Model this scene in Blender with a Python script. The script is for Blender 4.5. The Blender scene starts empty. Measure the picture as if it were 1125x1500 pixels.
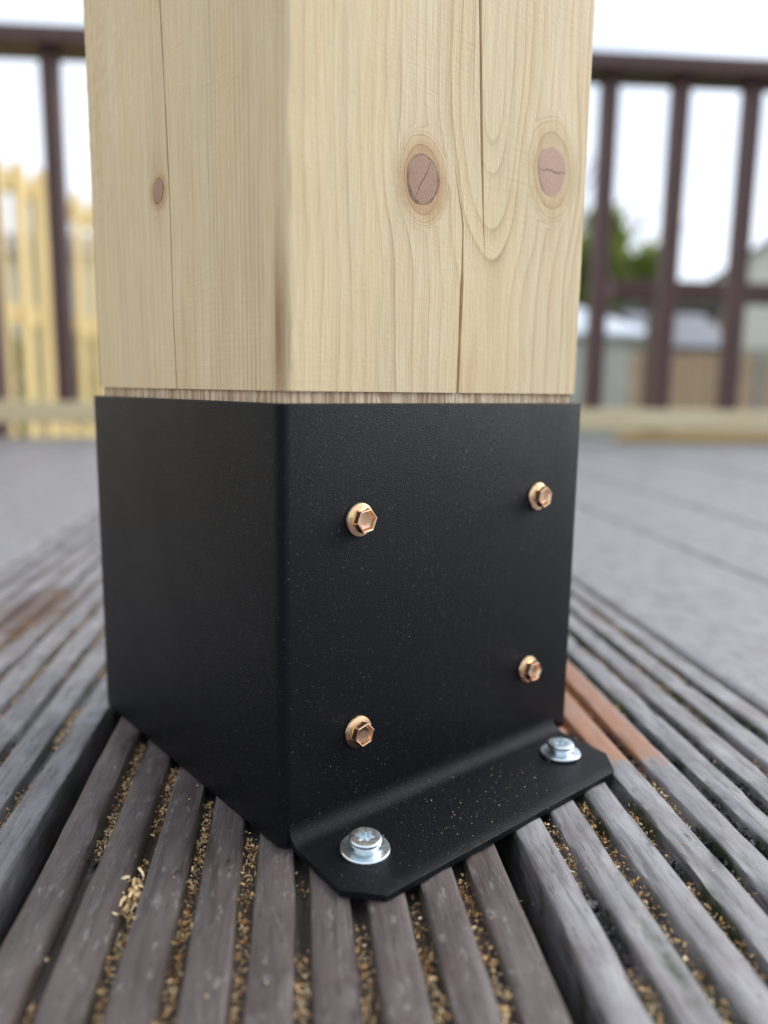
import bpy, bmesh, math, random
import numpy as np
from mathutils import Vector, Matrix
R = math.radians
random.seed(7); rng = np.random.default_rng(7)
scene = bpy.context.scene
COL = scene.collection

# ------------------------------------------------------------------ camera
CAM = Vector((-0.12968, -0.20095, 0.15484))
YAW, PITCH, ROLL, FPX = 0.709398, 0.159110, 0.0144146, 1123.24
fw = Vector((math.sin(YAW)*math.cos(PITCH), math.cos(YAW)*math.cos(PITCH), -math.sin(PITCH)))
rt = Vector((math.cos(YAW), -math.sin(YAW), 0)); up = rt.cross(fw)
r2 = rt*math.cos(ROLL)+up*math.sin(ROLL); u2 = up*math.cos(ROLL)-rt*math.sin(ROLL)
cd = bpy.data.cameras.new('camera'); cam = bpy.data.objects.new('camera', cd); COL.objects.link(cam)
cam.matrix_world = Matrix(((r2.x, u2.x, -fw.x, CAM.x), (r2.y, u2.y, -fw.y, CAM.y), (r2.z, u2.z, -fw.z, CAM.z), (0, 0, 0, 1)))
cd.sensor_fit = 'VERTICAL'; cd.sensor_height = 36.0; cd.lens = FPX/1500*36.0
cd.clip_start = 0.01; cd.clip_end = 2000
cd.dof.use_dof = True; cd.dof.focus_distance = 0.272; cd.dof.aperture_fstop = 4.2
scene.camera = cam

# ------------------------------------------------------------------ sky, sun, exposure
SUN_EL, SUN_AZ = R(40), R(102)          # azimuth clockwise from +y
world = bpy.data.worlds.new('World'); scene.world = world; world.use_nodes = True
wn = world.node_tree.nodes; wl = world.node_tree.links; wn.clear()
sky = wn.new('ShaderNodeTexSky'); sky.sky_type = 'NISHITA'; sky.sun_disc = False
sky.sun_elevation = SUN_EL; sky.sun_rotation = SUN_AZ; sky.dust_density = 3.0; sky.air_density = 1.0
hs = wn.new('ShaderNodeHueSaturation'); hs.inputs['Saturation'].default_value = 0.35
wl.new(sky.outputs[0], hs.inputs['Color'])
tc = wn.new('ShaderNodeTexCoord'); nz = wn.new('ShaderNodeTexNoise'); nz.inputs['Scale'].default_value = 2.2; nz.inputs['Detail'].default_value = 5
wl.new(tc.outputs['Generated'], nz.inputs['Vector'])
cr = wn.new('ShaderNodeValToRGB'); cr.color_ramp.elements[0].position = .3; cr.color_ramp.elements[0].color = (3.1, 3.7, 4.7, 1)
cr.color_ramp.elements[1].position = .7; cr.color_ramp.elements[1].color = (6.7, 7.1, 7.7, 1)
wl.new(nz.outputs['Fac'], cr.inputs[0])
mx = wn.new('ShaderNodeMixRGB'); mx.inputs[0].default_value = .75
wl.new(hs.outputs[0], mx.inputs[1]); wl.new(cr.outputs[0], mx.inputs[2])
bg = wn.new('ShaderNodeBackground'); bg.inputs['Strength'].default_value = 0.12
wo = wn.new('ShaderNodeOutputWorld'); wl.new(mx.outputs[0], bg.inputs[0]); wl.new(bg.outputs[0], wo.inputs[0])
sd = bpy.data.lights.new('sun', 'SUN'); sd.energy = 1.35; sd.angle = R(50); sd.color = (1, .985, .96)
sun = bpy.data.objects.new('sun', sd); COL.objects.link(sun)
sdir = Vector((math.sin(SUN_AZ)*math.cos(SUN_EL), math.cos(SUN_AZ)*math.cos(SUN_EL), math.sin(SUN_EL)))
sun.rotation_euler = sdir.to_track_quat('Z', 'Y').to_euler(); sun.location = sdir*20
scene.view_settings.view_transform = 'Standard'; scene.view_settings.look = 'None'
scene.view_settings.exposure = 1.0; scene.view_settings.gamma = 1
scene.view_settings.use_curve_mapping = False

# ------------------------------------------------------------------ deck frame: X across the boards, Y along them
ANG = R(34)
NV = Vector((math.cos(ANG), -math.sin(ANG), 0)); BV = Vector((math.sin(ANG), math.cos(ANG), 0))
CB = -0.2391                                         # camera's place along the boards
def W(n, b, z): return NV*n + BV*b + Vector((0, 0, z))

# ------------------------------------------------------------------ node helpers
class NT:
    def __init__(s, name):
        s.m = bpy.data.materials.new(name); s.m.use_nodes = True
        s.t = s.m.node_tree; s.n = s.t.nodes; s.b = s.n['Principled BSDF']
    def node(s, typ, **kw):
        n = s.n.new(typ)
        for k, v in kw.items(): setattr(n, k, v)
        return n
    def put(s, v, sock):
        if isinstance(v, bpy.types.NodeSocket): s.t.links.new(v, sock)
        elif v is not None:
            if isinstance(v, (tuple, list)) and len(v) == 3 and sock.type == 'RGBA': v = (*v, 1)
            sock.default_value = v
    def math(s, op, a, b=None, c=None, clamp=False):
        n = s.node('ShaderNodeMath', operation=op, use_clamp=clamp)
        for i, v in enumerate((a, b, c)): s.put(v, n.inputs[i])
        return n.outputs[0]
    def mix(s, f, a, b, mode='MIX'):
        n = s.node('ShaderNodeMixRGB', blend_type=mode); s.put(f, n.inputs[0]); s.put(a, n.inputs[1]); s.put(b, n.inputs[2]); return n.outputs[0]
    def noise(s, vec, scale, detail=3, rough=.5, dist=0):
        n = s.node('ShaderNodeTexNoise'); s.put(vec, n.inputs['Vector']); n.inputs['Scale'].default_value = scale
        n.inputs['Detail'].default_value = detail; n.inputs['Roughness'].default_value = rough; n.inputs['Distortion'].default_value = dist
        return n.outputs['Fac']
    def ramp(s, f, stops):
        n = s.node('ShaderNodeValToRGB'); s.put(f, n.inputs[0]); e = n.color_ramp.elements
        while len(e) < len(stops): e.new(.5)
        for i, (p, c) in enumerate(stops):
            e[i].position = p; e[i].color = (c, c, c, 1) if not isinstance(c, (tuple, list)) else (*c, 1)
        return n.outputs[0]
    def map(s, vec, sc):
        n = s.node('ShaderNodeMapping'); s.put(vec, n.inputs['Vector']); n.inputs['Scale'].default_value = sc; return n.outputs[0]
    def obj(s): return s.node('ShaderNodeTexCoord').outputs['Object']
    def sep(s, v):
        n = s.node('ShaderNodeSeparateXYZ'); s.put(v, n.inputs[0]); return n.outputs
    def comb(s, x, y, z):
        n = s.node('ShaderNodeCombineXYZ')
        for i, v in enumerate((x, y, z)): s.put(v, n.inputs[i])
        return n.outputs[0]
    def bump(s, h, strength, dist):
        n = s.node('ShaderNodeBump'); n.inputs['Strength'].default_value = strength; n.inputs['Distance'].default_value = dist
        s.put(h, n.inputs['Height']); s.t.links.new(n.outputs[0], s.b.inputs['Normal']); return n
    def set(s, col=None, rough=None, metal=None, spec=None):
        s.put(col, s.b.inputs['Base Color']); s.put(rough, s.b.inputs['Roughness']); s.put(metal, s.b.inputs['Metallic'])
        if spec is not None: s.b.inputs['Specular IOR Level'].default_value = spec

# ------------------------------------------------------------------ materials
def simple_mat(name, c0, c1, scale, rough=.7, bump=.0, dist=.002, stretch=(1, 1, 1), metal=0, spec=.5):
    t = NT(name); v = t.map(t.obj(), stretch)
    f = t.noise(v, scale, 5, .6)
    t.set(t.mix(t.ramp(f, [(.3, 0.), (.7, 1.)]), c0, c1), rough, metal, spec)
    if bump: t.bump(f, bump, dist)
    return t.m

def mat_post():
    t = NT('pine_timber')
    uv = t.node('ShaderNodeUVMap'); uv.uv_map = 'grain'
    at = t.node('ShaderNodeAttribute'); at.attribute_name = 'wood'
    ph, v, _ = t.sep(uv.outputs[0])
    hal, cor, con = t.sep(at.outputs['Vector'])
    o = t.obj()
    wob = t.noise(t.comb(t.math('MULTIPLY', ph, .6), t.math('MULTIPLY', v, 14.), 0.), 1., 3)
    P = t.math('ADD', ph, t.math('MULTIPLY', t.math('SUBTRACT', wob, .5), .9))
    fr = t.math('FRACT', P)
    late = t.ramp(fr, [(0., .0), (.45, .06), (.8, .45), (.93, 1.), (1., 0.)])
    amp = t.noise(t.comb(t.math('MULTIPLY', P, .43), t.math('MULTIPLY', v, 5.), 3.), 1., 2)
    amp = t.ramp(amp, [(.3, .18), (.7, 1.)])
    lf = t.math('MULTIPLY', t.math('MULTIPLY', late, amp), con)
    base = t.mix(t.noise(t.comb(t.math('MULTIPLY', P, .22), t.math('MULTIPLY', v, 9.), 0.), 1., 3), (.70, .550, .330), (.82, .670, .44))
    base = t.mix(t.ramp(t.noise(o, 14., 3), [(.42, 0.), (.72, .55)]), base, (.65, .55, .34))
    bd = t.noise(t.comb(t.math('MULTIPLY', P, .13), t.math('MULTIPLY', v, 3.2), 7.), 1., 3)
    base = t.mix(t.ramp(bd, [(.40, 0.), (.70, .75)]), base, (.74, .545, .29))
    bd2 = t.noise(t.map(o, (95., 95., 9.)), 1., 4, .6)
    base = t.mix(t.ramp(bd2, [(.50, 0.), (.72, .5)]), base, (.62, .51, .325))
    col = t.mix(t.math('MULTIPLY', lf, .80, clamp=True), base, (.38, .245, .115))
    fib = t.noise(t.map(o, (1500., 1500., 45.)), 1., 3, .6)
    col = t.mix(.5, col, t.mix(t.ramp(fib, [(.3, 0.), (.7, 1.)]), (.36, .335, .31), (.62, .64, .66)), 'OVERLAY')
    col = t.mix(t.math('MULTIPLY', hal, .8, clamp=True), col, (.44, .235, .10))
    bn = t.noise(t.map(o, (160., 160., 22.)), 1., 3)
    col = t.mix(t.math('MULTIPLY', cor, t.ramp(bn, [(.25, .35), (.7, 1.)]), clamp=True), col, (.27, .125, .05))
    t.set(col, .62, 0., .35)
    saw = t.math('ADD', t.noise(t.map(o, (500., 500., 900.)), 1., 3, .6), t.math('MULTIPLY', t.noise(t.map(o, (55., 55., 620.)), 1., 2), t.ramp(t.noise(o, 22., 2), [(.45, 0.), (.65, 1.2)])))
    h = t.math('ADD', t.math('MULTIPLY', fib, .6), t.math('ADD', t.math('MULTIPLY', saw, .35), t.math('MULTIPLY', lf, .25)))
    t.bump(h, .75, .00045)
    return t.m

def mat_sawn():
    t = NT('rough_sawn_pine'); o = t.obj()
    f = t.noise(t.map(o, (620., 620., 12.)), 1., 3, .6); g = t.noise(o, 120., 3)
    c = t.mix(t.ramp(f, [(.42, 0.), (.58, 1.)]), (.46, .32, .20), (.80, .65, .46))
    t.set(t.mix(t.ramp(g, [(.4, 0.), (.7, .4)]), c, (.42, .27, .16)), .8, 0., .25); t.bump(f, .9, .0012); return t.m

def mat_knot(name, ca, cb, cc, edge):
    t = NT(name); o = t.obj(); x, y, z = t.sep(o)
    r = t.math('SQRT', t.math('ADD', t.math('MULTIPLY', x, x), t.math('MULTIPLY', z, z)))   # unit disc in local x,z
    w = t.noise(o, 3., 4)
    rr = t.math('ADD', r, t.math('MULTIPLY', t.math('SUBTRACT', w, .5), .14))
    ring = t.math('SINE', t.math('MULTIPLY', rr, 30.))
    c = t.mix(t.ramp(ring, [(0., 0.), (1., .3)]), ca, cb)
    c = t.mix(t.ramp(rr, [(.0, .5), (.5, 0.)]), c, cc)
    c = t.mix(t.ramp(rr, [(.80, 0.), (.93, 1.), (1., .5)]), c, t.mix(t.math('MULTIPLY', t.ramp(t.noise(o, 1.3, 2), [(.38, 0.), (.62, 1.)]), edge), c, (.12, .065, .04)))
    at = t.node('ShaderNodeAttribute'); at.attribute_name = 'split'
    c = t.mix(t.math('MULTIPLY', at.outputs['Fac'], .85), c, (.05, .025, .015))
    c = t.mix(t.ramp(t.noise(o, 9., 4, .7), [(.55, 0.), (.75, .18)]), c, (.14, .085, .06))
    t.set(c, .6, 0., .3); t.bump(t.noise(o, 10., 3), .12, .006); return t.m

def mat_coat():
    t = NT('black_powder_coat'); o = t.obj()
    f = t.noise(o, 2900., 1, .5); g = t.noise(o, 40., 3)
    sp = t.ramp(t.noise(o, 1300., 1), [(.715, 0.), (.76, 1.)])
    c = t.mix(t.math('MULTIPLY', sp, .32), (.0066, .0071, .0092), (.22, .21, .20))  # sparse pale specks: tiny glints painted into the coat colour
    sm = t.noise(o, 17., 4, .65)
    scr = t.ramp(t.noise(t.map(o, (900., 900., 24.)), 1., 2), [(.70, 0.), (.75, 1.)])
    rg = t.math('ADD', t.ramp(sm, [(.3, .27), (.7, .40)]), t.math('MULTIPLY', scr, .12))
    t.set(c, rg, 0., .10)
    t.bump(f, .6, .0004); return t.m

def mat_metal(name, stops, rough, sc=160.):
    t = NT(name); o = t.obj()
    f = t.noise(o, sc, 2, .5, .6); t.set(t.ramp(f, stops), t.ramp(t.noise(o, 700., 3), [(.3, rough-.06), (.7, rough+.1)]), 1.)
    t.bump(t.noise(o, 1100., 2), .12, .0003); return t.m

def mat_board(name, fresh=None, algae=.4, speck=.65, stain=None, base=((.066, .050, .046), (.125, .101, .096))):
    t = NT(name); o = t.obj(); x, y, z = t.sep(o)
    f = t.noise(t.map(o, (420., 30., 420.)), 1., 5, .68); g = t.noise(t.map(o, (70., 24., 70.)), 1., 4, .6)
    fine = t.noise(t.map(o, (1500., 60., 1500.)), 1., 3, .6)
    c = t.mix(t.ramp(g, [(.28, 0.), (.72, 1.)]), *base)
    c = t.mix(t.math('MULTIPLY', t.ramp(f, [(.35, 1.), (.5, 0.)]), .55), c, (.030, .023, .022))
    c = t.mix(t.ramp(t.noise(o, 45., 4, .6), [(.5, 0.), (.75, .55)]), c, (.085, .056, .048))
    c = t.mix(t.ramp(t.noise(t.map(o, (330., 120., 330.)), 1., 5, .75), [(.56, 0.), (.68, speck)]), c, (.25, .235, .23))
    c = t.mix(t.ramp(t.noise(t.map(o, (520., 90., 520.)), 1., 3, .7), [(.30, .75), (.40, 0.)]), c, (.022, .018, .017))
    if algae:
        am = t.math('MULTIPLY', t.ramp(t.math('MULTIPLY', z, -1000.), [(.0, 0.), (1., 1.)]), t.ramp(t.noise(o, 26., 4, .65), [(.47, 0.), (.6, algae)]), clamp=True)
        c = t.mix(am, c, (.030, .040, .012))
    if stain:                                       # brown tannin stain soaked into the board
        sx, sy, ra, rb = stain
        d = t.math('ADD', t.math('POWER', t.math('DIVIDE', t.math('SUBTRACT', x, sx), ra), 2.), t.math('POWER', t.math('DIVIDE', t.math('SUBTRACT', y, sy), rb), 2.))
        d = t.math('ADD', d, t.math('MULTIPLY', t.math('SUBTRACT', t.noise(o, 50., 4), .5), 1.6))
        c = t.mix(t.ramp(d, [(.25, .85), (1., 0.)]), c, (.085, .042, .025))
    if fresh:                                       # bare orange timber where an older plate kept the weather off
        x0, x1, y0, y1 = fresh
        wv = t.math('MULTIPLY', t.math('SUBTRACT', t.noise(o, 160., 3), .5), .022)
        yy = t.math('ADD', y, wv)
        m = t.math('MULTIPLY', t.math('MULTIPLY', t.math('GREATER_THAN', x, x0), t.math('LESS_THAN', x, x1)),
                   t.math('MULTIPLY', t.math('MULTIPLY', t.math('SUBTRACT', yy, y0-.004), 110., clamp=True), t.math('LESS_THAN', yy, y1)))
        c = t.mix(t.math('MULTIPLY', m, t.ramp(t.noise(t.map(o, (200., 40., 200.)), 1., 4, .65), [(.3, .55), (.6, .97)])), c, t.mix(f, (.19, .072, .028), (.42, .19, .085)))
    t.set(c, t.ramp(g, [(.3, .52), (.7, .40)]), 0., .5)
    t.bump(t.math('ADD', t.math('MULTIPLY', f, .5), t.math('ADD', t.math('MULTIPLY', fine, .3), t.math('MULTIPLY', g, .4))), .55, .0009)
    return t.m

def mat_tone(name, stops, rough=.8, attr='tone', trans=0.):
    t = NT(name); a = t.node('ShaderNodeAttribute'); a.attribute_name = attr
    c = t.ramp(a.outputs['Fac'], stops); t.set(c, rough, 0., .3)
    if trans:                                       # thin leaves let light through
        tb = t.node('ShaderNodeBsdfTranslucent'); t.put(c, tb.inputs['Color']); ms = t.node('ShaderNodeMixShader'); ms.inputs[0].default_value = trans
        t.t.links.new(t.b.outputs[0], ms.inputs[1]); t.t.links.new(tb.outputs[0], ms.inputs[2]); t.t.links.new(ms.outputs[0], t.n['Material Output'].inputs[0])
    return t.m

M = {
 'post': mat_post(), 'sawn': mat_sawn(), 'knot': mat_knot('grey_brown_knot', (.40, .25, .165), (.30, .175, .11), (.45, .29, .195), .9), 'knotp': mat_knot('pinkish_knot', (.50, .325, .235), (.43, .265, .185), (.53, .36, .27), .35), 'coat': mat_coat(),
 'gold': mat_metal('yellow_zinc', [(.30, (.78, .42, .33)), (.46, (.80, .52, .34)), (.58, (.72, .55, .30)), (.70, (.76, .40, .36))], .16, 230.),
 'zinc': mat_metal('bright_zinc', [(.3, (.66, .74, .78)), (.7, (.78, .84, .87))], .30),
 'stain': simple_mat('brown_wood_stain', (.062, .027, .025), (.110, .052, .047), 14, .5, .2, .001, (6, 6, .6)),
 'newpine': simple_mat('new_pale_pine', (.60, .50, .29), (.74, .64, .42), 9, .7, .2, .001, (.5, 5, 5)),
 'picket': simple_mat('yellow_pine_picket', (.60, .43, .18), (.76, .57, .27), 7, .75, .2, .001, (8, 8, .6)),
 'fence': simple_mat('tan_fence_board', (.38, .25, .15), (.50, .36, .24), 5, .8, .2, .002, (7, 7, .6)),
 'fencegrey': simple_mat('silvered_fence_board', (.25, .22, .20), (.36, .32, .29), 5, .85, .2, .002, (7, 7, .6)),
 'render': simple_mat('cream_render', (.68, .64, .56), (.76, .72, .63), 3, .9, .2, .004),
 'grey_render': simple_mat('pale_grey_render', (.42, .42, .38), (.52, .52, .48), 3, .9, .2, .004),
 'white_sheet': simple_mat('white_roof_sheet', (.50, .55, .62), (.58, .63, .68), 3, .4),
 'slate': simple_mat('grey_roof_slate', (.085, .09, .115), (.13, .14, .17), 6, .6, .3, .01),
 'darkwall': simple_mat('dark_brown_cladding', (.05, .04, .035), (.11, .085, .065), 5, .8, .3, .01, (1, 1, 8)),
 'fascia': simple_mat('dark_fascia', (.09, .075, .06), (.13, .11, .09), 5, .6),
 'glass': simple_mat('window_glass', (.04, .05, .06), (.08, .09, .10), 2, .08),
 'wframe': simple_mat('white_window_frame', (.75, .75, .73), (.8, .8, .78), 5, .4),
 'bark': simple_mat('tree_bark', (.07, .05, .035), (.15, .12, .09), 9, .9, .5, .02, (3, 3, .6)),
 'leaf': mat_tone('green_foliage', [(0., (.16, .22, .035)), (1., (.30, .36, .08))], .6, 'tone', .6),
 'hedge': mat_tone('dull_green_foliage', [(0., (.05, .07, .02)), (1., (.12, .14, .045))], .65, 'tone', .4),
 'grass': simple_mat('lawn_green', (.045, .075, .02), (.10, .13, .04), 4, .9, .4, .02),
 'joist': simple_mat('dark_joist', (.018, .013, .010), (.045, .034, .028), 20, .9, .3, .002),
 'dust': mat_tone('pine_sawdust', [(0., (.28, .11, .035)), (.3, (.52, .28, .11)), (.65, (.74, .50, .25)), (1., (.85, .70, .45))], .85),
 'dirt': mat_tone('black_debris', [(0., (.008, .008, .008)), (.7, (.045, .045, .045)), (1., (.12, .12, .115))], .55),
}
bm_center = mat_board('weathered_grooved_board', None, .35)
bm_right = mat_board('weathered_grooved_board_algae', (-.036, .0045, .052, .30), .95, .65, None, ((.13, .121, .127), (.30, .292, .306)))
bm_left = mat_board('weathered_grooved_board_pale', None, .5, .5, (-.012, .30, .026, .075), ((.13, .121, .127), (.29, .282, .295)))
bm_flat = mat_board('weathered_smooth_board', None, 0, .12, None, ((.215, .21, .221), (.265, .26, .272)))

# ------------------------------------------------------------------ mesh helpers
def link(name, me, mat=None, parent=None, smooth=False, angle=None):
    o = bpy.data.objects.new(name, me); COL.objects.link(o)
    if mat and not me.materials: me.materials.append(mat)
    if parent: o.parent = parent
    if smooth: me.shade_smooth()
    if angle: me.set_sharp_from_angle(angle=R(angle))
    return o
def mesh(name, verts, faces):
    me = bpy.data.meshes.new(name); me.from_pydata([tuple(v) for v in verts], [], [tuple(f) for f in faces]); me.update(); return me
def tag(o, label=None, cat=None, group=None, kind=None):
    for k, v in (('label', label), ('category', cat), ('group', group), ('kind', kind)):
        if v: o[k] = v
    return o
def empty(name, loc, rz=0.):
    o = bpy.data.objects.new(name, None); COL.objects.link(o); o.location = loc; o.rotation_euler = (0, 0, rz); o.empty_display_size = .05; return o
class MB:
    def __init__(s): s.v = []; s.f = []
    def add(s, vs, fs):
        k = len(s.v); s.v += [tuple(v) for v in vs]; s.f += [tuple(i+k for i in f) for f in fs]
    def box(s, x0, x1, y0, y1, z0, z1):
        s.add([(x0, y0, z0), (x1, y0, z0), (x1, y1, z0), (x0, y1, z0), (x0, y0, z1), (x1, y0, z1), (x1, y1, z1), (x0, y1, z1)],
              [(0, 3, 2, 1), (4, 5, 6, 7), (0, 1, 5, 4), (1, 2, 6, 5), (2, 3, 7, 6), (3, 0, 4, 7)])
    def prism(s, poly, y0, y1):                      # polygon in x,z extruded along y
        n = len(poly); vs = [(x, y0, z) for x, z in poly]+[(x, y1, z) for x, z in poly]
        s.add(vs, [tuple(range(n)), tuple(range(2*n-1, n-1, -1))]+[(i, n+i, n+(i+1) % n, (i+1) % n) for i in range(n)])
    def build(s, name, mat, parent=None, bevel=0., smooth=False, fix=True):
        me = mesh(name, s.v, s.f)
        if fix or bevel:
            b = bmesh.new(); b.from_mesh(me)
            if bevel: bmesh.ops.bevel(b, geom=b.edges[:], offset=bevel, segments=2, affect='EDGES', profile=.6)
            bmesh.ops.recalc_face_normals(b, faces=b.faces[:]); b.to_mesh(me); b.free()
        return link(name, me, mat, parent, smooth)
def bx(name, mat, parent, x0, x1, y0, y1, z0, z1, bevel=0.):
    m = MB(); m.box(x0, x1, y0, y1, z0, z1); return m.build(name, mat, parent, bevel)
def grid_faces(nr, nc, wrap=False):
    f = []
    for i in range(nr-1):
        for j in range(nc if wrap else nc-1):
            k = (j+1) % nc; f.append((i*nc+j, i*nc+k, (i+1)*nc+k, (i+1)*nc+j))
    return f
def lathe(prof, seg, phase=0.):
    vs = [(r*math.cos(2*math.pi*j/seg+phase), r*math.sin(2*math.pi*j/seg+phase), z) for r, z in prof for j in range(seg)]
    return vs, grid_faces(len(prof), seg, True)
def vnoise(x, y, seed=0):
    """smooth value noise on arrays"""
    x = np.asarray(x, float); y = np.asarray(y, float); xi = np.floor(x).astype(np.int64); yi = np.floor(y).astype(np.int64)
    fx = x-xi; fy = y-yi; fx = fx*fx*(3-2*fx); fy = fy*fy*(3-2*fy)
    def h(a, b):
        n = (a*374761393+b*668265263+seed*982451653) & 0x7fffffff; n = ((n ^ (n >> 13))*1274126177) & 0x7fffffff
        return ((n ^ (n >> 16)) & 0xffff)/65535.
    return (h(xi, yi)*(1-fx)+h(xi+1, yi)*fx)*(1-fy)+(h(xi, yi+1)*(1-fx)+h(xi+1, yi+1)*fx)*fy

# ================================================================== THE SETTING
GZ = -0.55
gm = mesh('ground', [(-400, -400, GZ), (400, -400, GZ), (400, 400, GZ), (-400, 400, GZ)], [(0, 1, 2, 3)])
tag(link('ground', gm, M['grass']), kind='structure')

# ---- deck: joists below, one object for each board
DECK_B0, DECK_B1 = -1.6, 2.16
PITCH_B, BW = .1595, .1515
jm = MB()
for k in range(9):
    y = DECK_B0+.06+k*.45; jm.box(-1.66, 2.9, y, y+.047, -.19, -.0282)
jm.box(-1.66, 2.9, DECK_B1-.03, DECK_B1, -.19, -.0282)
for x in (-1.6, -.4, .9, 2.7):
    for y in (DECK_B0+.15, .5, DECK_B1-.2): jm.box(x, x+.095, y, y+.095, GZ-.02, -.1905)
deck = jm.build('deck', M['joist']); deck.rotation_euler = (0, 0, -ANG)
tag(deck, kind='structure')

def groove_profile():
    """top of a grooved board from left to right: (x, z)"""
    pts = []; p = .01732; tw = .0121; n = 9; x0 = -BW/2
    r = .0011; d = .0064
    for i in range(n):
        cx = x0+tw/2+.0004+i*p
        a, b = cx-tw/2, cx+tw/2
        if i == 0: pts += [(a, -.024), (a, -.012), (a, -r)]
        else: pts += [(a-.0006, -d+.0006), (a-.0003, -.0035), (a, -r)]
        pts += [(a+r*.3, -r*.3), (a+r, 0), (cx-.002, .00015), (cx+.002, .00015), (b-r, 0), (b-r*.3, -r*.3)]
        if i == n-1: pts += [(b, -r), (b, -.012), (b, -.024)]
        else: pts += [(b, -r), (b+.0003, -.0035), (b+.0006, -d+.0006), (b+.0017, -d), (b+.0036, -d)]
    return pts
def grooved_board(name, xc, mat, seed):
    prof = groove_profile()
    ys = np.concatenate([np.arange(DECK_B0, -.30, .04), np.arange(-.30, .50, .0035), np.arange(.50, DECK_B1, .02), [DECK_B1]])
    px = np.array([p[0] for p in prof]); pz = np.array([p[1] for p in prof])
    X, Y = np.meshgrid(px, ys); Z = np.tile(pz, (len(ys), 1))
    top = np.clip(1+Z/.004, 0, 1)
    ridge = np.floor((X+BW/2)/.01732)
    wave = (vnoise(ridge*7.3, Y*16, seed)-.5)*.0007
    chip = np.clip(vnoise(X*900, Y*60, seed+3)-.70, 0, 1)*.0042*(np.abs(Z+.0006) < .0012)
    fine = (vnoise(X*1400, Y*85, seed+5)-.5)*.00035
    X2 = X+wave+(vnoise(X*500, Y*45, seed+9)-.5)*.0005
    Z2 = Z+top*((vnoise(ridge*3.1+X*60, Y*9, seed+1)-.5)*.0010+fine)-chip
    n = len(prof)
    vs = np.stack([X2, Y, Z2], -1).reshape(-1, 3).tolist(); fs = grid_faces(len(ys), n)
    fs = [f[::1] for f in fs]
    k0 = (len(ys)-1)*n
    for i in range(len(ys)-1): fs.append((i*n+n-1, i*n, (i+1)*n, (i+1)*n+n-1))       # underside
    fs.append(tuple(range(n-1, -1, -1))); fs.append(tuple(range(k0, k0+n)))
    me = mesh(name, vs, fs); o = link(name, me, mat, deck, True, 50); o.location = (xc, 0, 0); return o
XC0 = -.0024
grooved_board('deck_board', XC0, bm_center, 1)
grooved_board('deck_board', XC0+PITCH_B, bm_right, 2)
grooved_board('deck_board', XC0-PITCH_B, bm_left, 3)
fm = MB()
FW = .1568
prof = [(-FW/2, -.024), (-FW/2, -.004), (-FW/2+.0012, -.0012), (-FW/2+.004, 0), (-.03, .0006), (.03, .0006), (FW/2-.004, 0), (FW/2-.0012, -.0012), (FW/2, -.004), (FW/2, -.024)]
fm.prism(prof, DECK_B0, DECK_B1)
flat0 = fm.build('deck_board', bm_flat, deck)
flat_me = flat0.data; first = True
for k in list(range(-10, -1))+list(range(2, 18)):
    o = flat0 if first else flat0.copy()
    if not first: COL.objects.link(o)
    first = False
    o.parent = deck; o.location = (XC0+k*PITCH_B+random.uniform(-.001, .001), 0, random.uniform(-.0012, .0012))

# ================================================================== TIMBER POST
P0, P1, PZ0, PZT = .0022, .1538, .1538, 2.4
post = empty('timber_post', (.077, .077, 0)); OFF = Vector((-.077, -.077, 0))
tag(post, 'square pale pine post standing in the black steel bracket', 'post')
def interp(pts):
    vs = np.array([p[1] for p in pts])[::-1]; us = np.array([p[0] for p in pts])[::-1]
    return lambda v: np.interp(v, vs, us)
cr1 = interp([(.0850, .50), (.0858, .2905), (.0885, .2506), (.0914, .2155), (.0927, .2047), (.0935, .15)])
cr2 = interp([(.0700, .50), (.0739, .2395), (.0788, .2208), (.0805, .2140), (.0809, .1972), (.0805, .1727), (.0802, .15)])
crL = interp([(.0810, .50), (.0795, .2909), (.0777, .2609), (.0759, .2207), (.0759, .1865), (.0745, .15)])
def tri(v, a, b, c, d): return np.clip(np.minimum((v-a)/(b-a), (d-v)/(d-c)), 0, 1)
w1 = lambda v: .00065*tri(v, .199, .235, .60, .61)*(.75+.5*vnoise(v*90, v*0, 4))
w2 = lambda v: .00070*tri(v, .140, .150, .195, .236)*(.7+.6*vnoise(v*110, v*0, 5))
wL = lambda v: .00050*tri(v, .140, .150, .50, .51)*(.7+.6*vnoise(v*120, v*0, 6))
NK = 4
def columns(lo, hi, cracks, step):
    ref = [(float(c(np.array(.2))), c, w) for c, w in cracks]; cols = []
    edges = [lo]+[r[0] for r in ref]+[hi]
    for i in range(len(edges)-1):
        a, b = edges[i], edges[i+1]; n = max(2, int((b-a)/step)); ss = np.linspace(a, b, n+1)
        cols += [('p', s) for s in (ss if i == 0 else ss[1:])]
        if i < len(edges)-2:
            cols[-1] = ('c', i, -1.); cols += [('c', i, -.35), ('c', i, .35), ('c', i, 1.)]
    return cols, ref, edges
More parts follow.
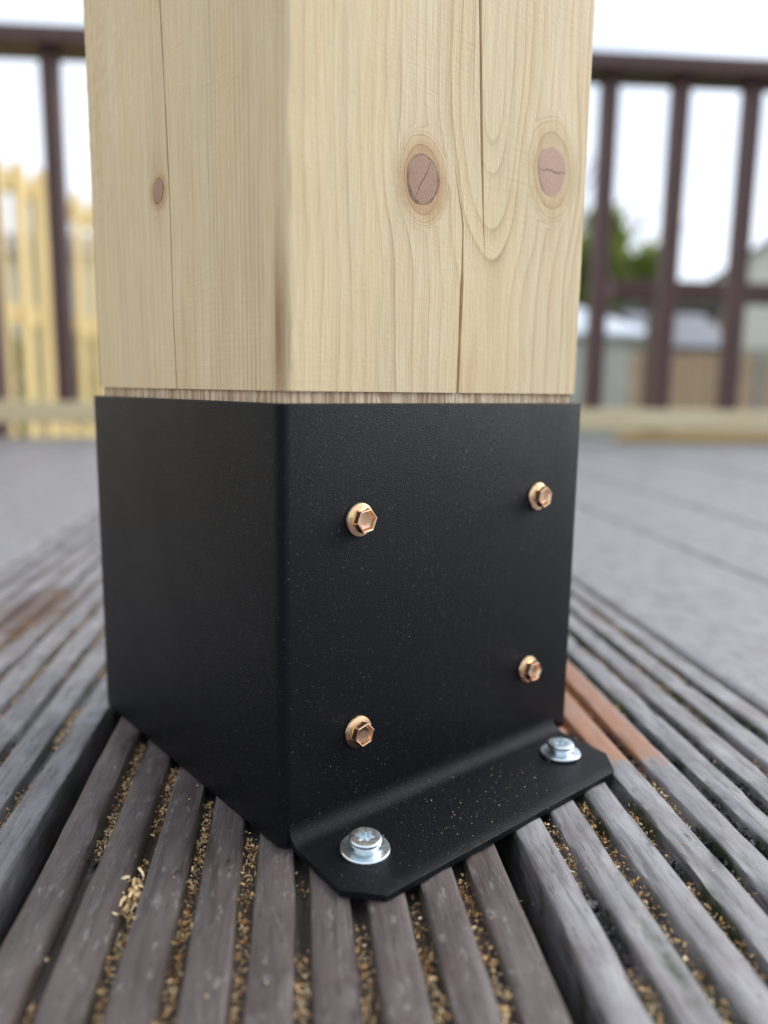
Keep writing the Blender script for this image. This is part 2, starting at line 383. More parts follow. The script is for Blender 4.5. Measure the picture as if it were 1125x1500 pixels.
def place(cols, ref, edges, v):
    """positions and depths of all columns for the rows v"""
    Xs, Ds = [], []
    cv = [r[1](v) for r in ref]; wv = [r[2](v)+.00002 for r in ref]
    for c in cols:
        if c[0] == 'c':
            i = c[1]; Xs.append(cv[i]+c[2]*wv[i]*(1 if abs(c[2]) == 1 else .8)); Ds.append((abs(c[2]) < 1)*np.minimum(wv[i]*9, .006)*(wv[i] > .00004))
        else:
            s = c[1]; xs = [edges[0]]+[e for e in edges[1:-1]]+[edges[-1]]
            k = min(max(np.searchsorted(xs, s, side='right')-1, 0), len(xs)-2)
            a0, b0 = xs[k], xs[k+1]
            A = (cv[k-1]+wv[k-1]) if k > 0 else np.full_like(v, a0)
            B = (cv[k]-wv[k]) if k < len(xs)-2 else np.full_like(v, b0)
            Xs.append(A+(B-A)*(s-a0)/(b0-a0)); Ds.append(np.zeros_like(v))
    return np.array(Xs).T, np.array(Ds).T
KN_R = [(.0602, .2262, .0076, .0090), (.1309, .2420, .0098, .0118)]
KN_L = [(.0853, .2271, .0048, .0052)]
def warp(u, v, kn, k=.86, fs=1.55, fv=1.75):
    du = np.zeros_like(u)
    for (a, b, ra, rb) in kn:
        du += (u-a)*k*np.exp(-((u-a)/(ra*fs))**2-((v-b)/(rb*fv))**2)
    return u-du
def halo(u, v, kn):
    h = np.zeros_like(u)
    for (a, b, ra, rb) in kn:
        wob = 1+.25*(vnoise(u*220+a*99, v*220, 8)-.5)
        d = np.sqrt(((u-a)/ra)**2+((v-b+.0006)/rb)**2)*wob
        h = np.maximum(h, np.clip((1.85-d)/.75, 0, 1)**1.3*(.85 if a < .1 else .45))
        tail = np.exp(-((u-a)/(ra*.75))**2)*np.clip(1-np.abs(v-b)/(rb*2.6), 0, 1)*.28
        h = np.maximum(h, tail)
    return h
vz = np.concatenate([np.arange(PZ0, .42, .0012), [.45, .6, 1.0, 1.6, PZT-.003, PZT]])
arcn = 7; rad = .0036; rb_ = .0012
verts = []; uvs = []; att = []
def push(X, Y, ph, hal, cor, con=.7):
    con = np.broadcast_to(con, X.shape)
    verts.append(np.stack([X, Y, np.broadcast_to(vz[:, None], X.shape)], -1))
    uvs.append(np.stack([ph, np.broadcast_to(vz[:, None], X.shape)], -1)); att.append(np.stack([hal, cor, con], -1))
def rings(ph, u, v, kn):
    for (a, b, ra, rb) in kn:
        d = np.sqrt(((u-a)/ra)**2+((v-b)/(rb*1.08))**2)*(1+.10*(vnoise(u*150, v*150, 61)-.5))
        k = np.clip((1.75-d)/.45, 0, 1); k = k*k*(3-2*k)
        ph = ph*(1-k)+(np.round(ph.mean())+d*2.6)*k
    return ph
# left face (x = P0), from the back edge towards the front arris; t = distance from y = 0
cols, ref, ed = columns(P0+rad, P1-rb_, [(crL, wL)], .0012)
T, D = place(cols, ref, ed, vz); V = np.broadcast_to(vz[:, None], T.shape)
tw = warp(T, V, KN_L)
phL = np.where(tw < .046, tw/.0026, .046/.0026+(tw-.046)/.0052)+.5*(vnoise(tw*120, V*6, 21)-.5)
phL = rings(phL, T, V, KN_L)
fuzz = (vnoise(T*900, V*260, 31)-.5)*.0007*np.clip((T-.095)/.04, 0, 1)*np.clip((V-.20)/.05, 0, 1)
halL = np.maximum(halo(T, V, KN_L), .55*np.exp(-((T-.0858)/.0055)**2-((V-.229)/.0125)**2))+.22*np.exp(-((T-.066)/.003)**2)*np.clip((.19-V)/.03, 0, 1)
corL = np.clip(1-(T-.005)/.006, 0, 1)*np.clip((.205-V)/.04, 0, 1)*.35
push((P0+D+fuzz)[:, ::-1], T[:, ::-1], phL[:, ::-1], halL[:, ::-1], corL[:, ::-1], (np.where(T < .05, .95, .38)*(.55+.75*vnoise(T*160, V*5, 77)))[:, ::-1])
# arris
aa = np.linspace(0, math.pi/2, arcn+2)[1:-1]
ax = P0+rad-rad*np.cos(aa); ay = P0+rad-rad*np.sin(aa)
wb = (vnoise(vz*60, vz*0, 12)-.5)[:, None]*.0006
push(ax[None, :]+wb, ay[None, :]+wb, np.broadcast_to(np.linspace(1.5, -1, arcn), (len(vz), arcn)), np.zeros((len(vz), arcn)),
     np.clip((.215-vz[:, None])/.035, 0, 1)*np.broadcast_to(.80-.55*np.linspace(0, 1, arcn)**2, (len(vz), arcn))+.06)
# right face (y = P0)
cols, ref, ed = columns(P0+rad, P1-rb_, [(cr2, w2), (cr1, w1)], .0012)
U, D = place(cols, ref, ed, vz); V = np.broadcast_to(vz[:, None], U.shape)
uw = warp(U, V, KN_R)
q = .36*np.log1p(np.exp((.262-V)/.008))*.008
q = .0235-np.log1p(np.exp((.0235-q)/.0016))*.0016+.0*q
rr = np.sqrt((uw-.0945)**2+q**2+1e-7)
phR = 40-(rr/.0056+.9*(vnoise(uw*70, V*7, 22)-.5)+.10*np.sin(rr*700))
phR = rings(phR, U, V, KN_R)
halR = halo(U, V, KN_R)+.34*np.exp(-((U-.0885-(.175-V)*-.10)/.0032)**2)*np.clip((.186-V)/.02, 0, 1)
push(U, P0+D+(vnoise(U*70, V*12, 41)-.5)*.0003, phR, halR, np.zeros_like(U), np.where(U < .045, .62, 1.)*(.6+.6*vnoise(U*120, V*9, 78)))
# the two hidden faces and their arrises, coarse
for (cx, cy, a0) in ((P1-rb_, P0+rb_, -90), (P1-rb_, P1-rb_, 0), (P0+rb_, P1-rb_, 90)):
    aa = [R(a0+90*k/5) for k in range(0, 6)]
    X = np.array([cx+rb_*math.cos(a) for a in aa]); Y = np.array([cy+rb_*math.sin(a) for a in aa])
    sh = (len(vz), len(aa)); per = np.linspace(0, 2.2, len(aa)) + (0 if a0 == -90 else 30+a0)
    push(np.broadcast_to(X, sh), np.broadcast_to(Y, sh), np.broadcast_to(phR[:, -1:]+per if a0 == -90 else per, sh), np.zeros(sh), np.zeros(sh))
VV = np.concatenate(verts, 1); UU = np.concatenate(uvs, 1); AA = np.concatenate(att, 1)
nr, nc = VV.shape[:2]
VV = VV+np.array(OFF)
fs = grid_faces(nr, nc, True)
fs.append(tuple(range(nc-1, -1, -1))); fs.append(tuple(range((nr-1)*nc, nr*nc)))
me = mesh('shaft', VV.reshape(-1, 3).tolist(), fs)
uvl = me.uv_layers.new(name='grain'); li = np.zeros(len(me.loops), dtype=np.int32); me.loops.foreach_get('vertex_index', li)
uvl.data.foreach_set('uv', UU.reshape(-1, 2)[li].astype(np.float32).ravel())
ca = me.attributes.new('wood', 'FLOAT_VECTOR', 'POINT')
ca.data.foreach_set('vector', AA.reshape(-1, 3).astype(np.float32).ravel())
link('shaft', me, M['post'], post, True, 32)
# trimmed end that drops into the bracket
m = MB(); a, b = P0+.0014-.077, P1-.0014-.077
n = 60; ring = []
for (x0, y0, x1, y1) in ((a, a, b, a), (b, a, b, b), (b, b, a, b), (a, b, a, a)):
    for k in range(n): t = k/n; ring.append((x0+(x1-x0)*t, y0+(y1-y0)*t))
zz = [.012, .148, .1505, .153, .1560]
vs = []
for z in zz:
    for i, (x, y) in enumerate(ring):
        j = .0007*(vnoise(np.array(i*.8), np.array(z*200), 3)-.5) if z > .1 else 0
        d = math.hypot(x, y); vs.append((x*(1+j/.07), y*(1+j/.07), z))
m.add(vs, grid_faces(len(zz), len(ring), True)+[tuple(range(len(ring)-1, -1, -1)), tuple(range((len(zz)-1)*len(ring), len(zz)*len(ring)))])
m.build('trimmed_end', M['sawn'], post)
# knots: low domed plugs let into the faces; unit disc in local x,z
def knot(loc, rx, rz, rotz, roll, split, mat='knot'):
    sp = []; vs = []; fs = []; nr, ns = 44, 160
    for i in range(nr+1):
        r = i/nr
        for j in range(ns):
            a = 2*math.pi*j/ns; k = 1+.05*math.sin(2*a+1)+.035*math.sin(3*a+split)+.02*math.sin(5*a)
            x, z = r*k*math.cos(a), r*k*math.sin(a)
            y = -.00010*(1-r**4)-.00006 if r < 1 else .0004
            s, c = math.sin(split), math.cos(split); along = x*c+z*s; off = -x*s+z*c+.025*math.sin(along*6)+.012*math.sin(along*19)
            wd = .035*max(0, 1-(abs(along)/.92)**2)+.001
            ck = max(0, 1-abs(off)/(wd*1.1)) if r < .95 else 0.
            sp.append(ck**.6)
            vs.append((x, y/rx, z))
    fs = [(i*ns+j, i*ns+(j+1) % ns, (i+1)*ns+(j+1) % ns, (i+1)*ns+j) for i in range(nr) for j in range(ns)]
    me = mesh('knot', vs, fs); at = me.attributes.new('split', 'FLOAT', 'POINT'); at.data.foreach_set('value', np.array(sp, np.float32))
    o = link('knot', me, M[mat], post, True)
    o.location = Vector(loc)+OFF; o.rotation_euler = (0, roll, rotz); o.scale = (rx, rx, rz); return o
tag(knot((.0602, P0, .2260), .0076, .0090, 0, R(6), R(62)), 'dark split knot in the sawn face')
tag(knot((.1309, P0, .2415), .0094, .0112, 0, 0, R(3), 'knotp'), 'pinkish oval knot with a level split')
tag(knot((P0, .0853, .2271), .0044, .0050, R(-90), 0, R(85)), 'small narrow dark knot')

# ================================================================== STEEL BRACKET
BWD, BH = .1560, .150
br = empty('post_bracket', (BWD/2, BWD/2, 0)); BO = -BWD/2
tag(br, 'black powder coated steel post base bracket screwed to the grooved deck', 'bracket')
def rrect(a, b, rf, rs, seg=8):
    pts = []
    for (sx, sy, a0, r) in ((1, 0, -90, rs), (1, 1, 0, rs), (0, 1, 90, rs), (0, 0, 180, rf)):
        cx = b-r if sx else a+r; cy = b-r if sy else a+r
        for k in range(seg+1):
            t = R(a0+90*k/seg); pts.append((cx+r*math.cos(t), cy+r*math.sin(t)))
    out = []
    for i, p in enumerate(pts):                    # subdivide the long straight runs
        q = pts[(i+1) % len(pts)]; L = math.hypot(q[0]-p[0], q[1]-p[1]); n = max(1, int(L/.012))
        for k in range(n): out.append((p[0]+(q[0]-p[0])*k/n, p[1]+(q[1]-p[1])*k/n))
    return out
TH = .0021; FZ = .0088
outer = rrect(BO, -BO, .0040, .0012)
nO = len(outer)
def zbot(x, y):
    if abs(abs(y)-BWD/2) < .0004 and BO+.0030 < x*(1 if y < 0 else -1) < BO+.1465: return FZ
    return .0006
def ringv(pts, z, bot=False): return [(x, y, zbot(x, y) if bot else z) for x, y in pts]
inner = [(x*(BWD/2-TH)/(BWD/2), y*(BWD/2-TH)/(BWD/2)) for x, y in outer]
sh1 = [(x*(1-.0004/.077), y*(1-.0004/.077)) for x, y in outer]
vs = [(x, y, zbot(x, y)) for x, y in outer]+ringv(outer, .02)+ringv(outer, BH-.0006)+ringv(sh1, BH)+ringv(inner, BH)+[(p[0], p[1], zbot(*outer[i])) for i, p in enumerate(inner)]
fs = grid_faces(6, nO, True)+[(5*nO+j, 5*nO+(j+1) % nO, (j+1) % nO, j) for j in range(nO)]
link('sleeve', mesh('sleeve', vs, fs), M['coat'], br, True, 40)
# folded flange: outline left/right edges by distance from the face
FOLD = .0060
outl = [(0., .0026, .1460), (.0055, .0024, .1456), (.0310, .0006, .1430), (.0418, .0100, .1322)]
def edge(d):
    ds = [o[0] for o in outl]
    return float(np.interp(d, ds, [o[1] for o in outl])), float(np.interp(d, ds, [o[2] for o in outl]))
def flange():
    rows = []                                         # (d, z) along the fold then the flat
    for k in range(9):
        a = R(90*k/8); rows.append((FOLD*(1-math.cos(a)), FZ-FOLD*math.sin(a)))
    ztop = FZ-FOLD
    for d in (.012, .018, .024, .031, .0365, .0414, .0418): rows.append((d, ztop-(.0003 if d > .0415 else 0)))
    ncol = 31; vs = []
    for (d, z) in rows:
        l, r = edge(d)
        for j in range(ncol):
            t = j/(ncol-1); vs.append((l+(r-l)*t+BO, BO-d, z))
    top = len(rows)
    th = .0021
    for i, (d, z) in enumerate(rows):                 # underside, offset along the normal
        a = R(90*min(i, 8)/8); l, r = edge(d)
        for j in range(ncol):
            t = j/(ncol-1); vs.append((l+(r-l)*t+BO, BO-d+th*math.cos(a), z-th*math.sin(a)))
    f = grid_faces(top, ncol); k = top*ncol
    f += [tuple(k+i for i in q[::-1]) for q in grid_faces(top, ncol)]
    for i in range(top-1):
        f.append((i*ncol, (i+1)*ncol, k+(i+1)*ncol, k+i*ncol)); f.append((i*ncol+ncol-1, k+i*ncol+ncol-1, k+(i+1)*ncol+ncol-1, (i+1)*ncol+ncol-1))
    e = (top-1)*ncol
    for j in range(ncol-1): f.append((e+j, e+j+1, k+e+j+1, k+e+j)); f.append((j, k+j, k+j+1, j+1))
    me = mesh('base_flange', vs, f); b = bmesh.new(); b.from_mesh(me); bmesh.ops.recalc_face_normals(b, faces=b.faces[:]); b.to_mesh(me); b.free()
    return me
fl_me = flange()
f1 = link('base_flange', fl_me, M['coat'], br, True, 40)
f2 = f1.copy(); COL.objects.link(f2); f2.parent = br; f2.rotation_euler = (0, 0, math.pi)

# hex-head screws through the face: local z is the screw axis
def hex_screw(u, z, rot):
    pr = [(.0002, 0), (.0057, 0), (.0059, .0004), (.0057, .0009), (.0046, .0014), (.0035, .0017), (.0001, .0018)]
    vs, fs = lathe(pr, 40); o = link('hex_screw', mesh('washer_face', vs, fs), M['gold'], br, True, 35)
    o.location = (BO+u, BO-.0001, z); o.rotation_euler = (R(90), 0, 0)
    rc = .0045
    hp = [(rc, .0012), (rc, .0039), (rc*.97, .0044), (rc*.88, .0046), (rc*.80, .0044), (rc*.68, .0033), (rc*.40, .0030), (.00005, .0030)]
    vs, fs = lathe(hp, 6, rot); me = mesh('hex_head', vs, fs)
    b = bmesh.new(); b.from_mesh(me)
    bmesh.ops.bevel(b, geom=[e for e in b.edges if abs(e.verts[0].co.z-e.verts[1].co.z) > .002], offset=.0003, segments=2, affect='EDGES')
    bmesh.ops.recalc_face_normals(b, faces=b.faces[:]); b.to_mesh(me); b.free()
    h = link('hex_head', me, M['gold'], o, True, 28); return o
for lab, u, z, rot in (('upper screw beside the front corner', .0317, .1108, R(8)), ('upper screw towards the far edge', .1277, .1112, R(20)),
                       ('lower screw beside the front corner', .0317, .0343, R(14)), ('lower screw towards the far edge', .1262, .0354, R(2))):
    tag(hex_screw(u, z, rot), 'gold zinc hex screw, '+lab)
# bright zinc screws with washers through the flange
def star(r0, r1, z0, z1, seg=48):
    vs = []
    for (k, z) in ((1., z0), (.9, z1), (.02, z1-.0003)):
        for j in range(seg):
            a = 2*math.pi*j/seg; r = (r0+(r1-r0)*(.5+.5*math.cos(6*a))**1.4)*k; vs.append((r*math.cos(a), r*math.sin(a), z))
    return vs
def deck_screw(u, d, par_flange, rot):
    zt = FZ-FOLD
    pr = [(.0028, .0000), (.0074, .0000), (.0077, .0003), (.0077, .0009), (.0074, .0013), (.0048, .0014), (.0028, .0014)]
    seg = 48
    hp = [(.0036, .0012), (.0037, .0024), (.0043, .0026), (.0049, .0030), (.0051, .0036), (.0050, .0043), (.0046, .0047), (.0036, .0048)]
    vs, fs = lathe(hp, seg)
    k = len(hp); vs += star(.0019, .0029, .0047, .0030, seg); fs = grid_faces(k+3, seg, True)
    o = link('deck_screw', mesh('screw_head', vs, fs), M['zinc'], br, True, 35)
    o.scale = (1.1, 1.1, 1.1); o.location = (BO+u, BO-d, zt+.0001); o.rotation_euler = (R(random.uniform(-3, 3)), R(random.uniform(-2, 2)), rot)
    vs, fs = lathe(pr, seg); link('washer', mesh('washer', vs, fs), M['zinc'], o, True, 35)
    return o
tag(deck_screw(.0196, .0198, f1, R(12)), 'zinc star-drive screw and washer beside the front corner')
tag(deck_screw(.1270, .0190, f1, R(40)), 'zinc star-drive screw and washer at the far end of the flange')
for u, d in ((.0196, .0198), (.1270, .0190)):
    o = deck_screw(u, d, f2, .3); p = o.location.copy(); o.location = (-p.x, -p.y, p.z)

# ================================================================== SAWDUST AND DEBRIS (loose bits in the grooves)
def flakes(name, items, mat):
    """items: (x, y, z, size, aspect, tone) in the deck frame"""
    V = []; F = []; T = []
    for (x, y, z, s, asp, tone) in items:
        a = Vector((random.gauss(0, 1), random.gauss(0, 1), random.gauss(0, .55))).normalized()
        c = a.cross(Vector((random.gauss(0, 1), random.gauss(0, 1), random.gauss(0, 1)))).normalized(); nn = a.cross(c)
        k = len(V); L = s*asp; w = s; curl = random.uniform(.1, .5)*L
        cen = Vector((x, y, z))
        for t in (-1, 0, 1):
            for q in (-1, 1):
                p = cen+a*(L*.5*t)+c*(w*.5*q*random.uniform(.6, 1.1))+nn*(curl*(t*t-.5)); V.append(p)
        F += [(k, k+1, k+3, k+2), (k+2, k+3, k+5, k+4)]; T += [tone]*6
    me = mesh(name, V, F); at = me.attributes.new('tone', 'FLOAT', 'POINT'); at.data.foreach_set('value', np.array(T, np.float32))
    o = link(name, me, mat); o.rotation_euler = (0, 0, -ANG); return o
def blocked(n, b):
    p = W(n, b, 0); return (.0 < p.x < BWD and .0 < p.y < BWD) or (.0 < p.x < .146 and -.042 < p.y < 0)
items = []; dirt = []
GP = .01732
for bi, (xc, dens, ddens) in enumerate(((XC0, 1., .12), (XC0+PITCH_B, .42, .9), (XC0-PITCH_B, .75, .2))):
    for g in range(8):
        gx = xc-BW/2+.0004+.0121+.0026+g*GP
        for k in range(8000):
            y = random.uniform(-.26, .52)
            if y > .3 and random.random() < .5: continue
            cl = float(vnoise(np.array(y*26+g*13.7+bi*50), np.array(g*3.3), 17)); c2 = float(vnoise(np.array(y*60+g*5.1+bi*31), np.array(g*7.7), 18))
            x = gx+random.gauss(0, .0014)
            x = min(max(x, gx-.0026), gx+.0026)
            if blocked(x, y): continue
            if cl*.65+c2*.35 > .60-.30*dens:
                if random.random() > .5: continue
                s = random.choice((.00025, .0003, .0004, .0005, .0006, .0008)); z = -.0061+random.random()**1.5*.0042*(.4+cl)
                asp = random.uniform(1.2, 2.6) if random.random() < .75 else random.uniform(3., 6.)
                items.append((x, y, z, s if asp < 3 else s*.7, asp, min(1, max(0, random.gauss(.56, .22)+(c2-.5)*.5))))
            elif c2 > .52-.3*ddens and random.random() < .30*ddens+.03:
                dirt.append((x, y, -.006+random.random()*.0042, random.uniform(.0006, .0014), random.uniform(1.2, 2.6), random.random()**1.6))
for k in range(420):                                    # stray crumbs on top of the ridges
    n, y = random.uniform(-.24, .24), random.uniform(-.22, .4)
    if blocked(n, y): continue
    items.append((n, y, .0005, random.uniform(.0002, .0006), 1.6, random.gauss(.75, .15)))
for k in range(150):                                    # specks on the steel flange
    u, d = random.gauss(.070, .024), random.gauss(.022, .009)
    l, r_ = edge(d)
    if not l+.002 < u < r_-.002: continue
    p = Vector((u, -d, 0)); items.append((p.dot(NV), p.dot(BV), .0031, random.uniform(.00010, .00026), 1.5, random.gauss(.95, .15)))
for (nn, yy) in ((.118, -.148), (.1225, -.139), (.1205, -.154), (.0985, -.10), (-.0475, -.018), (-.046, -.013)):   # bigger curls of shavings
    for k in range(30): items.append((nn+random.gauss(0, .0016), yy+random.gauss(0, .003), random.uniform(-.004, .0005), random.uniform(.0006, .0012), random.uniform(2., 3.6), random.uniform(.5, 1)))
tag(flakes('sawdust', items, M['dust']), 'pale sawdust and shavings caught in the deck grooves', 'sawdust', kind='stuff')
tag(flakes('leaf_debris', dirt, M['dirt']), 'black crumbly leaf debris lying in the deck grooves', 'debris', kind='stuff')
# ================================================================== RAILING AT THE DECK EDGE
rail = empty('deck_railing', W(0, 2.3+CB+.015, 0), -ANG-R(2.4)); RX0, RX1 = -1.62, 2.8
tag(rail, 'dark brown stained deck railing with square balusters and pale bottom rail', 'railing')
bx('top_rail', M['stain'], rail, RX0, RX1, -.065, .065, 1.045, 1.088, .004)
bx('bottom_rail', M['newpine'], rail, RX0, RX1, -.029, .029, .044, .105, .003)
def baluster(x, w=.0235, z0=.1055, z1=1.0445): return bx('baluster', M['stain'], rail, x-w, x+w, -w, w, z0, z1, .003)
xs = [.905, 1.115, 1.33, 1.54, 1.75, 1.96, -.655, -1.10, -1.31, -1.52]+[-.655+k*1.56/7 for k in range(1, 7)]
for x in xs: baluster(x)
for x in (-.905, 2.2): bx('post', M['stain'], rail, x-.045, x+.045, .027, .117, .001, 1.0445, .004)
bt = bx('timber_batten', M['newpine'], None, 0, 1.5, -.02, .02, 0, .026, .003)
bt.location = W(1.02, 2.105, .0008); bt.rotation_euler = (0, 0, -ANG-R(1.2)); bt.data.materials[0] = M['picket']
tag(bt, 'yellow timber batten lying on the deck under the railing', 'batten')

# ---- second, lower railing beyond the deck
lr = empty('garden_railing', W(0, 3.3+CB, GZ), -ANG)
tag(lr, 'low dark brown railing standing in the garden beyond the deck', 'railing')
bx('top_rail', M['stain'], lr, 1.36, 4.6, -.045, .045, 1.10, 1.185, .004)
for x in (1.60, 3.0, 4.55): bx('post', M['stain'], lr, x-.045, x+.045, -.046, .046, -.02, 1.0995, .004)
bx('lower_rail', M['stain'], lr, 1.40, 4.505, -.02, .02, .20, .27, .003)

# ---- yellow picket fence to the left
pf0 = W(-1.70, 2.35+CB, GZ)
pf = empty('picket_fence', pf0, -ANG-R(11.0)+math.pi/2-0)      # local x runs away along the fence
tag(pf, 'yellow new pine picket fence with uneven tops beyond the railing', 'fence')
def picket_me(h):
    m = MB(); w = .052; m.prism([(-w, -.02), (w, -.02), (w, h-.05), (.018, h), (-.018, h), (-w, h-.05)], -.008, .008); return m
for k in range(-13, 28):
    x = k*.20+random.uniform(-.01, .01); h = 1.80+random.uniform(-.05, .04)
    o = picket_me(h).build('picket', M['picket'], pf); o.location = (x, -.030, 0)
for z in (.35, 1.0, 1.62): bx('fence_rail', M['picket'], pf, -2.7, 5.6, -.0215, .0225, z, z+.09)
for x in (-2.6, -1.1, .6, 2.2, 3.8, 5.4): bx('fence_post', M['newpine'], pf, x-.02, x+.07, .0445, .13, -.03, 1.75)

# ---- tan board fence to the right
tf = empty('board_fence', W(4.02, 9+CB, GZ), -ANG)
tag(tf, 'low tan and silvered close board fence in the garden', 'fence')
bmz = MB(); bmz.box(0, .13, -.011, .011, .02, 1.2); b0 = bmz.build('fence_board', M['fence'], tf, .003)
bmy = MB(); bmy.box(0, .13, -.011, .011, .02, 1.2); b1 = bmy.build('fence_board', M['fencegrey'], tf, .003)
b1.location = (.145*11, 0, -.01)
for k in range(1, 44):
    if k == 11: continue
    src = b1 if (k > 10 and random.random() < .5) else b0
    o = src.copy(); COL.objects.link(o); o.parent = tf; o.location = (k*.145, random.uniform(-.006, .006), random.uniform(-.015, .01))
for z in (.3, .95): bx('fence_rail', M['fence'], tf, -.02, 6.4, .018, .06, z, z+.08)
bx('capping', M['darkwall'], tf, -.03, 6.42, -.03, .03, 1.214, 1.245)

# ---- buildings
def gable_house(name, n0, n1, b0, b1, zw, zr, wall, roof, label, rz=0, ridge_across=False, windows=()):
    """footprint in the deck frame; ridge along b (gable to the camera) or across"""
    root = empty(name, W(n0, b0, GZ), -ANG+rz); tag(root, label, 'house' if zr > 4 else 'shed')
    w, d = n1-n0, b1-b0; m = MB()
    if ridge_across:
        vs = [(0, 0, -.05), (w, 0, -.05), (w, d, -.05), (0, d, -.05), (0, 0, zw), (w, 0, zw), (w, d, zw), (0, d, zw), (0, d/2, zr), (w, d/2, zr)]
        m.add(vs, [(0, 1, 5, 4), (2, 3, 7, 6), (1, 2, 6, 9, 5), (3, 0, 4, 8, 7), (4, 5, 9, 8), (6, 7, 8, 9), (0, 3, 2, 1)])
    else: m.prism([(0, -.05), (w, -.05), (w, zw), (w/2, zr), (0, zw)], 0, d)
    m.build('wall', wall, root)
    e = .18 if zr > 4 else .12; t = .12 if zr > 4 else .06; m = MB()
    if ridge_across:
        s = (zr-zw)/(d/2)
        for sg in (0, 1):
            y0, yr = (-e, d/2) if sg == 0 else (d+e, d/2)
            z0 = zw-s*e+.02; z1 = zr+.02
            m.add([(-e, y0, z0), (w+e, y0, z0), (w+e, yr, z1), (-e, yr, z1), (-e, y0, z0+t), (w+e, y0, z0+t), (w+e, yr, z1+t), (-e, yr, z1+t)],
                  [(0, 3, 2, 1), (4, 5, 6, 7), (0, 1, 5, 4), (1, 2, 6, 5), (2, 3, 7, 6), (3, 0, 4, 7)])
    else:
        s = (zr-zw)/(w/2)
        for sg in (0, 1):
            x0 = -e if sg == 0 else w+e; z0 = zw-s*e+.02; z1 = zr+.02
            m.add([(x0, -e, z0), (x0, d+e, z0), (w/2, d+e, z1), (w/2, -e, z1), (x0, -e, z0+t), (x0, d+e, z0+t), (w/2, d+e, z1+t), (w/2, -e, z1+t)],
                  [(0, 3, 2, 1), (4, 5, 6, 7), (0, 1, 5, 4), (1, 2, 6, 5), (2, 3, 7, 6), (3, 0, 4, 7)])
    m.build('roof', roof, root)
    for (x, z, ww, hh) in windows:
        fr = bx('window', M['wframe'], root, x, x+ww, -.05, .02, z, z+hh); bx('pane', M['glass'], fr, x+.06, x+ww-.06, -.06, -.02, z+.06, z+hh-.06)
    return root
gable_house('house', 13.8, 21.5, 25+CB, 33, 4.35, 7.2, M['render'], M['fascia'], 'cream rendered house with a gable and dark roof edge', rz=R(-29), windows=((4.4, 3.0, 1.3, 1.3), (3.0, .9, 1.6, 1.3)))
gable_house('shed', 6.2, 7.55, 13+CB, 15, 1.5, 2.1, M['darkwall'], M['slate'], 'dark brown timber shed with a grey pitched roof behind the tan fence', ridge_across=True)
gable_house('house', -9.5, -2.6, 12+CB, 18, 2.5, 3.3, M['render'], M['slate'], 'pale house with a grey slate roof behind the picket fence', ridge_across=True, windows=((4.2, 2.0, 1.1, 1.1), (1.6, 2.0, 1.1, 1.1)))
sm = empty('summerhouse', W(7.35, 16+CB, GZ), -ANG); tag(sm, 'dark brown flat roofed summerhouse behind the grey roofed shed', 'summerhouse')
bx('wall', M['darkwall'], sm, 0, 1.75, 0, 2, -.05, 2.45); bx('roof', M['fascia'], sm, -.15, 1.9, -.2, 2.2, 2.452, 2.6); bx('door', M['fence'], sm, 1.0, 1.7, -.03, .02, .1, 2.2)
gr = empty('garage', W(3.6, 11.2+CB, GZ), -ANG); tag(gr, 'pale grey rendered garage with a white sheet roof', 'garage')
m = MB(); m.add([(0, 0, -.05), (1.62, 0, -.05), (1.62, 3.2, -.05), (0, 3.2, -.05), (0, 0, 1.52), (1.62, 0, 1.52), (1.62, 3.2, 2.2), (0, 3.2, 2.2)],
               [(0, 3, 2, 1), (4, 5, 6, 7), (0, 1, 5, 4), (1, 2, 6, 5), (2, 3, 7, 6), (3, 0, 4, 7)]); m.build('wall', M['grey_render'], gr)
m = MB(); m.add([(-.1, -.15, 1.51), (1.76, -.15, 1.51), (1.76, 3.3, 2.24), (-.1, 3.3, 2.24), (-.1, -.15, 1.57), (1.76, -.15, 1.57), (1.76, 3.3, 2.30), (-.1, 3.3, 2.30)],
               [(0, 3, 2, 1), (4, 5, 6, 7), (0, 1, 5, 4), (1, 2, 6, 5), (2, 3, 7, 6), (3, 0, 4, 7)]); m.build('roof', M['white_sheet'], gr)

# ---- trees
def branch_tree(root, mat, h, r0, levels, spread, name='trunk', seed=1):
    rnd = random.Random(seed); m = MB(); tips = []
    def seg(p, q, ra, rb):
        ax = (q-p).normalized(); s = ax.orthogonal().normalized(); t = ax.cross(s); n = 6
        vs = [p+(s*math.cos(2*math.pi*i/n)+t*math.sin(2*math.pi*i/n))*ra for i in range(n)]+[q+(s*math.cos(2*math.pi*i/n)+t*math.sin(2*math.pi*i/n))*rb for i in range(n)]
        m.add(vs, [(i, (i+1) % n, n+(i+1) % n, n+i) for i in range(n)])
    def grow(p, d, L, r, lev):
        k = 3
        for i in range(k):
            d2 = (d+Vector((rnd.gauss(0, .12), rnd.gauss(0, .12), rnd.gauss(.04, .06)))).normalized(); q = p+d2*L/k
            seg(p, q, r*(1-.25*i/k), r*(1-.25*(i+1)/k)); p, d = q, d2
            if lev > 0 and i > 0:
                for _ in range(rnd.choice((1, 2))):
                    s = Vector((rnd.gauss(0, 1), rnd.gauss(0, 1), rnd.gauss(.2, .5))).normalized()
                    grow(p, (d+s*spread).normalized(), L*rnd.uniform(.5, .75), r*.5, lev-1)
        tips.append(p)
        if lev > 0: grow(p, d, L*.65, r*.7, lev-1)
    grow(Vector((0, 0, -.05)), Vector((0, 0, 1)), h, r0, levels)
    m.build(name, mat, root, smooth=True, fix=False); return tips
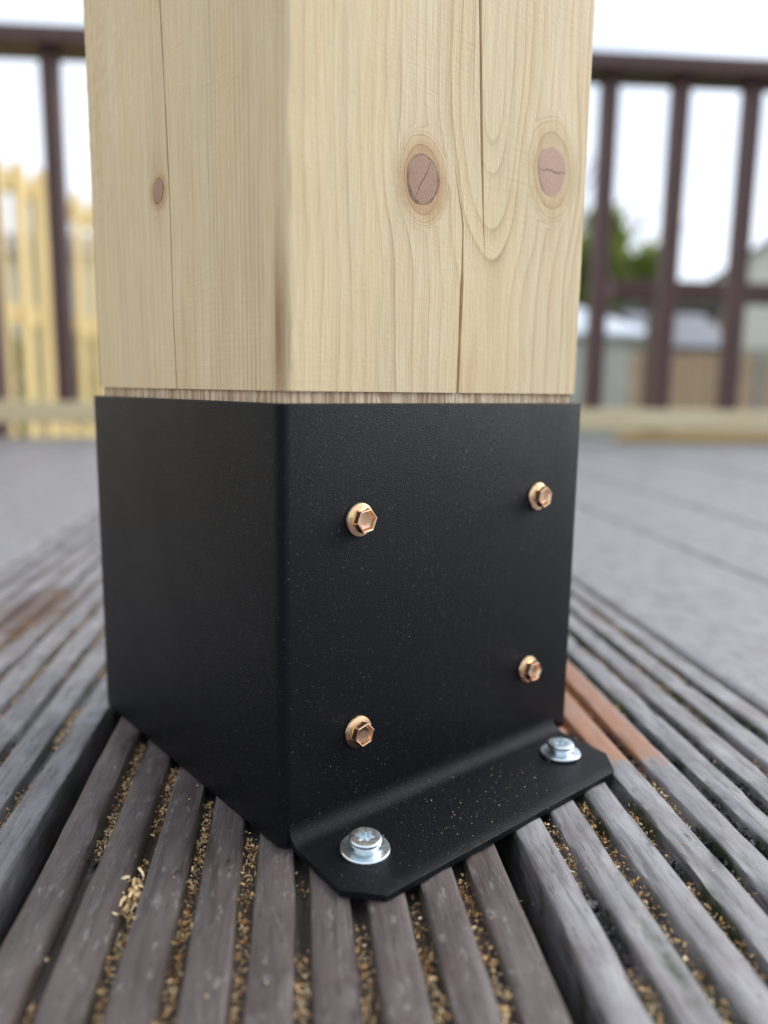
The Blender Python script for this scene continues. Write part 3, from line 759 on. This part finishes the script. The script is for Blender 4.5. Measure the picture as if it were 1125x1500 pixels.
def leaf_cloud(name, root, mat, blobs, count, size, seed):
    rnd = np.random.default_rng(seed); V = []; F = []; T = []
    wts = np.array([b[3]*b[4]*b[5] for b in blobs]); wts = wts/wts.sum()
    for bi, (x, y, z, rx, ry, rz) in enumerate(blobs):
        for _ in range(int(count*wts[bi])):
            d = rnd.normal(size=3); d /= np.linalg.norm(d); r = rnd.random()**.45*(.8+.35*rnd.random())
            c = np.array([x, y, z])+d*r*np.array([rx, ry, rz])
            a = rnd.normal(size=3); a /= np.linalg.norm(a); bb = np.cross(a, rnd.normal(size=3)); bb /= np.linalg.norm(bb)
            s = size*rnd.uniform(.6, 1.4); k = len(V)
            V += [c-a*s, c+bb*s*.45, c+a*s, c-bb*s*.45]; F.append((k, k+1, k+2, k+3)); T += [float(np.clip(rnd.normal(.5, .25), 0, 1))]*4
    me = mesh(name, V, F); at = me.attributes.new('tone', 'FLOAT', 'POINT'); at.data.foreach_set('value', np.array(T, np.float32))
    return link(name, me, mat, root)
tr = empty('leafy_tree', W(8.2, 20+CB, GZ), 0); tag(tr, 'bright green leafy tree rising above the white garage roof', 'tree')
branch_tree(tr, M['bark'], 2.4, .16, 2, .8, seed=3)
blobs = [(0, 0, 2.6, 1.35, 1.3, 1.3), (-.5, .1, 3.7, 1.0, .9, 1.1), (-.1, .3, 4.7, .6, .6, .95), (.9, -.4, 3.3, .6, .6, 1.3), (-1.0, .3, 3.6, .6, .6, .7), (.5, -.2, 3.4, .6, .6, .9), (-.2, 0, 1.8, 1.3, 1.2, .7)]
leaf_cloud('crown', tr, M['leaf'], blobs, 16000, .13, 5).rotation_euler = (0, 0, -ANG)
bt2 = empty('bare_tree', W(13.5, 38+CB, GZ), 0); tag(bt2, 'tall bare winter tree with thin branches against the sky', 'tree')
branch_tree(bt2, M['bark'], 5.0, .20, 4, .75, seed=11)
for (n, b, s, lab) in ((-2.55, 5.2, 1.0, 'dull green shrub right behind the picket fence'), (-1.9, 7.0, 1.15, 'taller dull green shrub at the far end of the picket fence')):
    sh = empty('shrub', W(n, b+CB, GZ), 0); tag(sh, lab, 'shrub')
    branch_tree(sh, M['bark'], .5*s, .03, 1, .9, name='stem', seed=int(b*10))
    leaf_cloud('foliage', sh, M['hedge'], [(0, 0, .55*s, .8*s, .7*s, .55*s), (.3*s, .2*s, .8*s, .4*s, .4*s, .35*s), (-.4*s, 0, .75*s, .4*s, .4*s, .3*s)], 3500, .04, int(b*7))
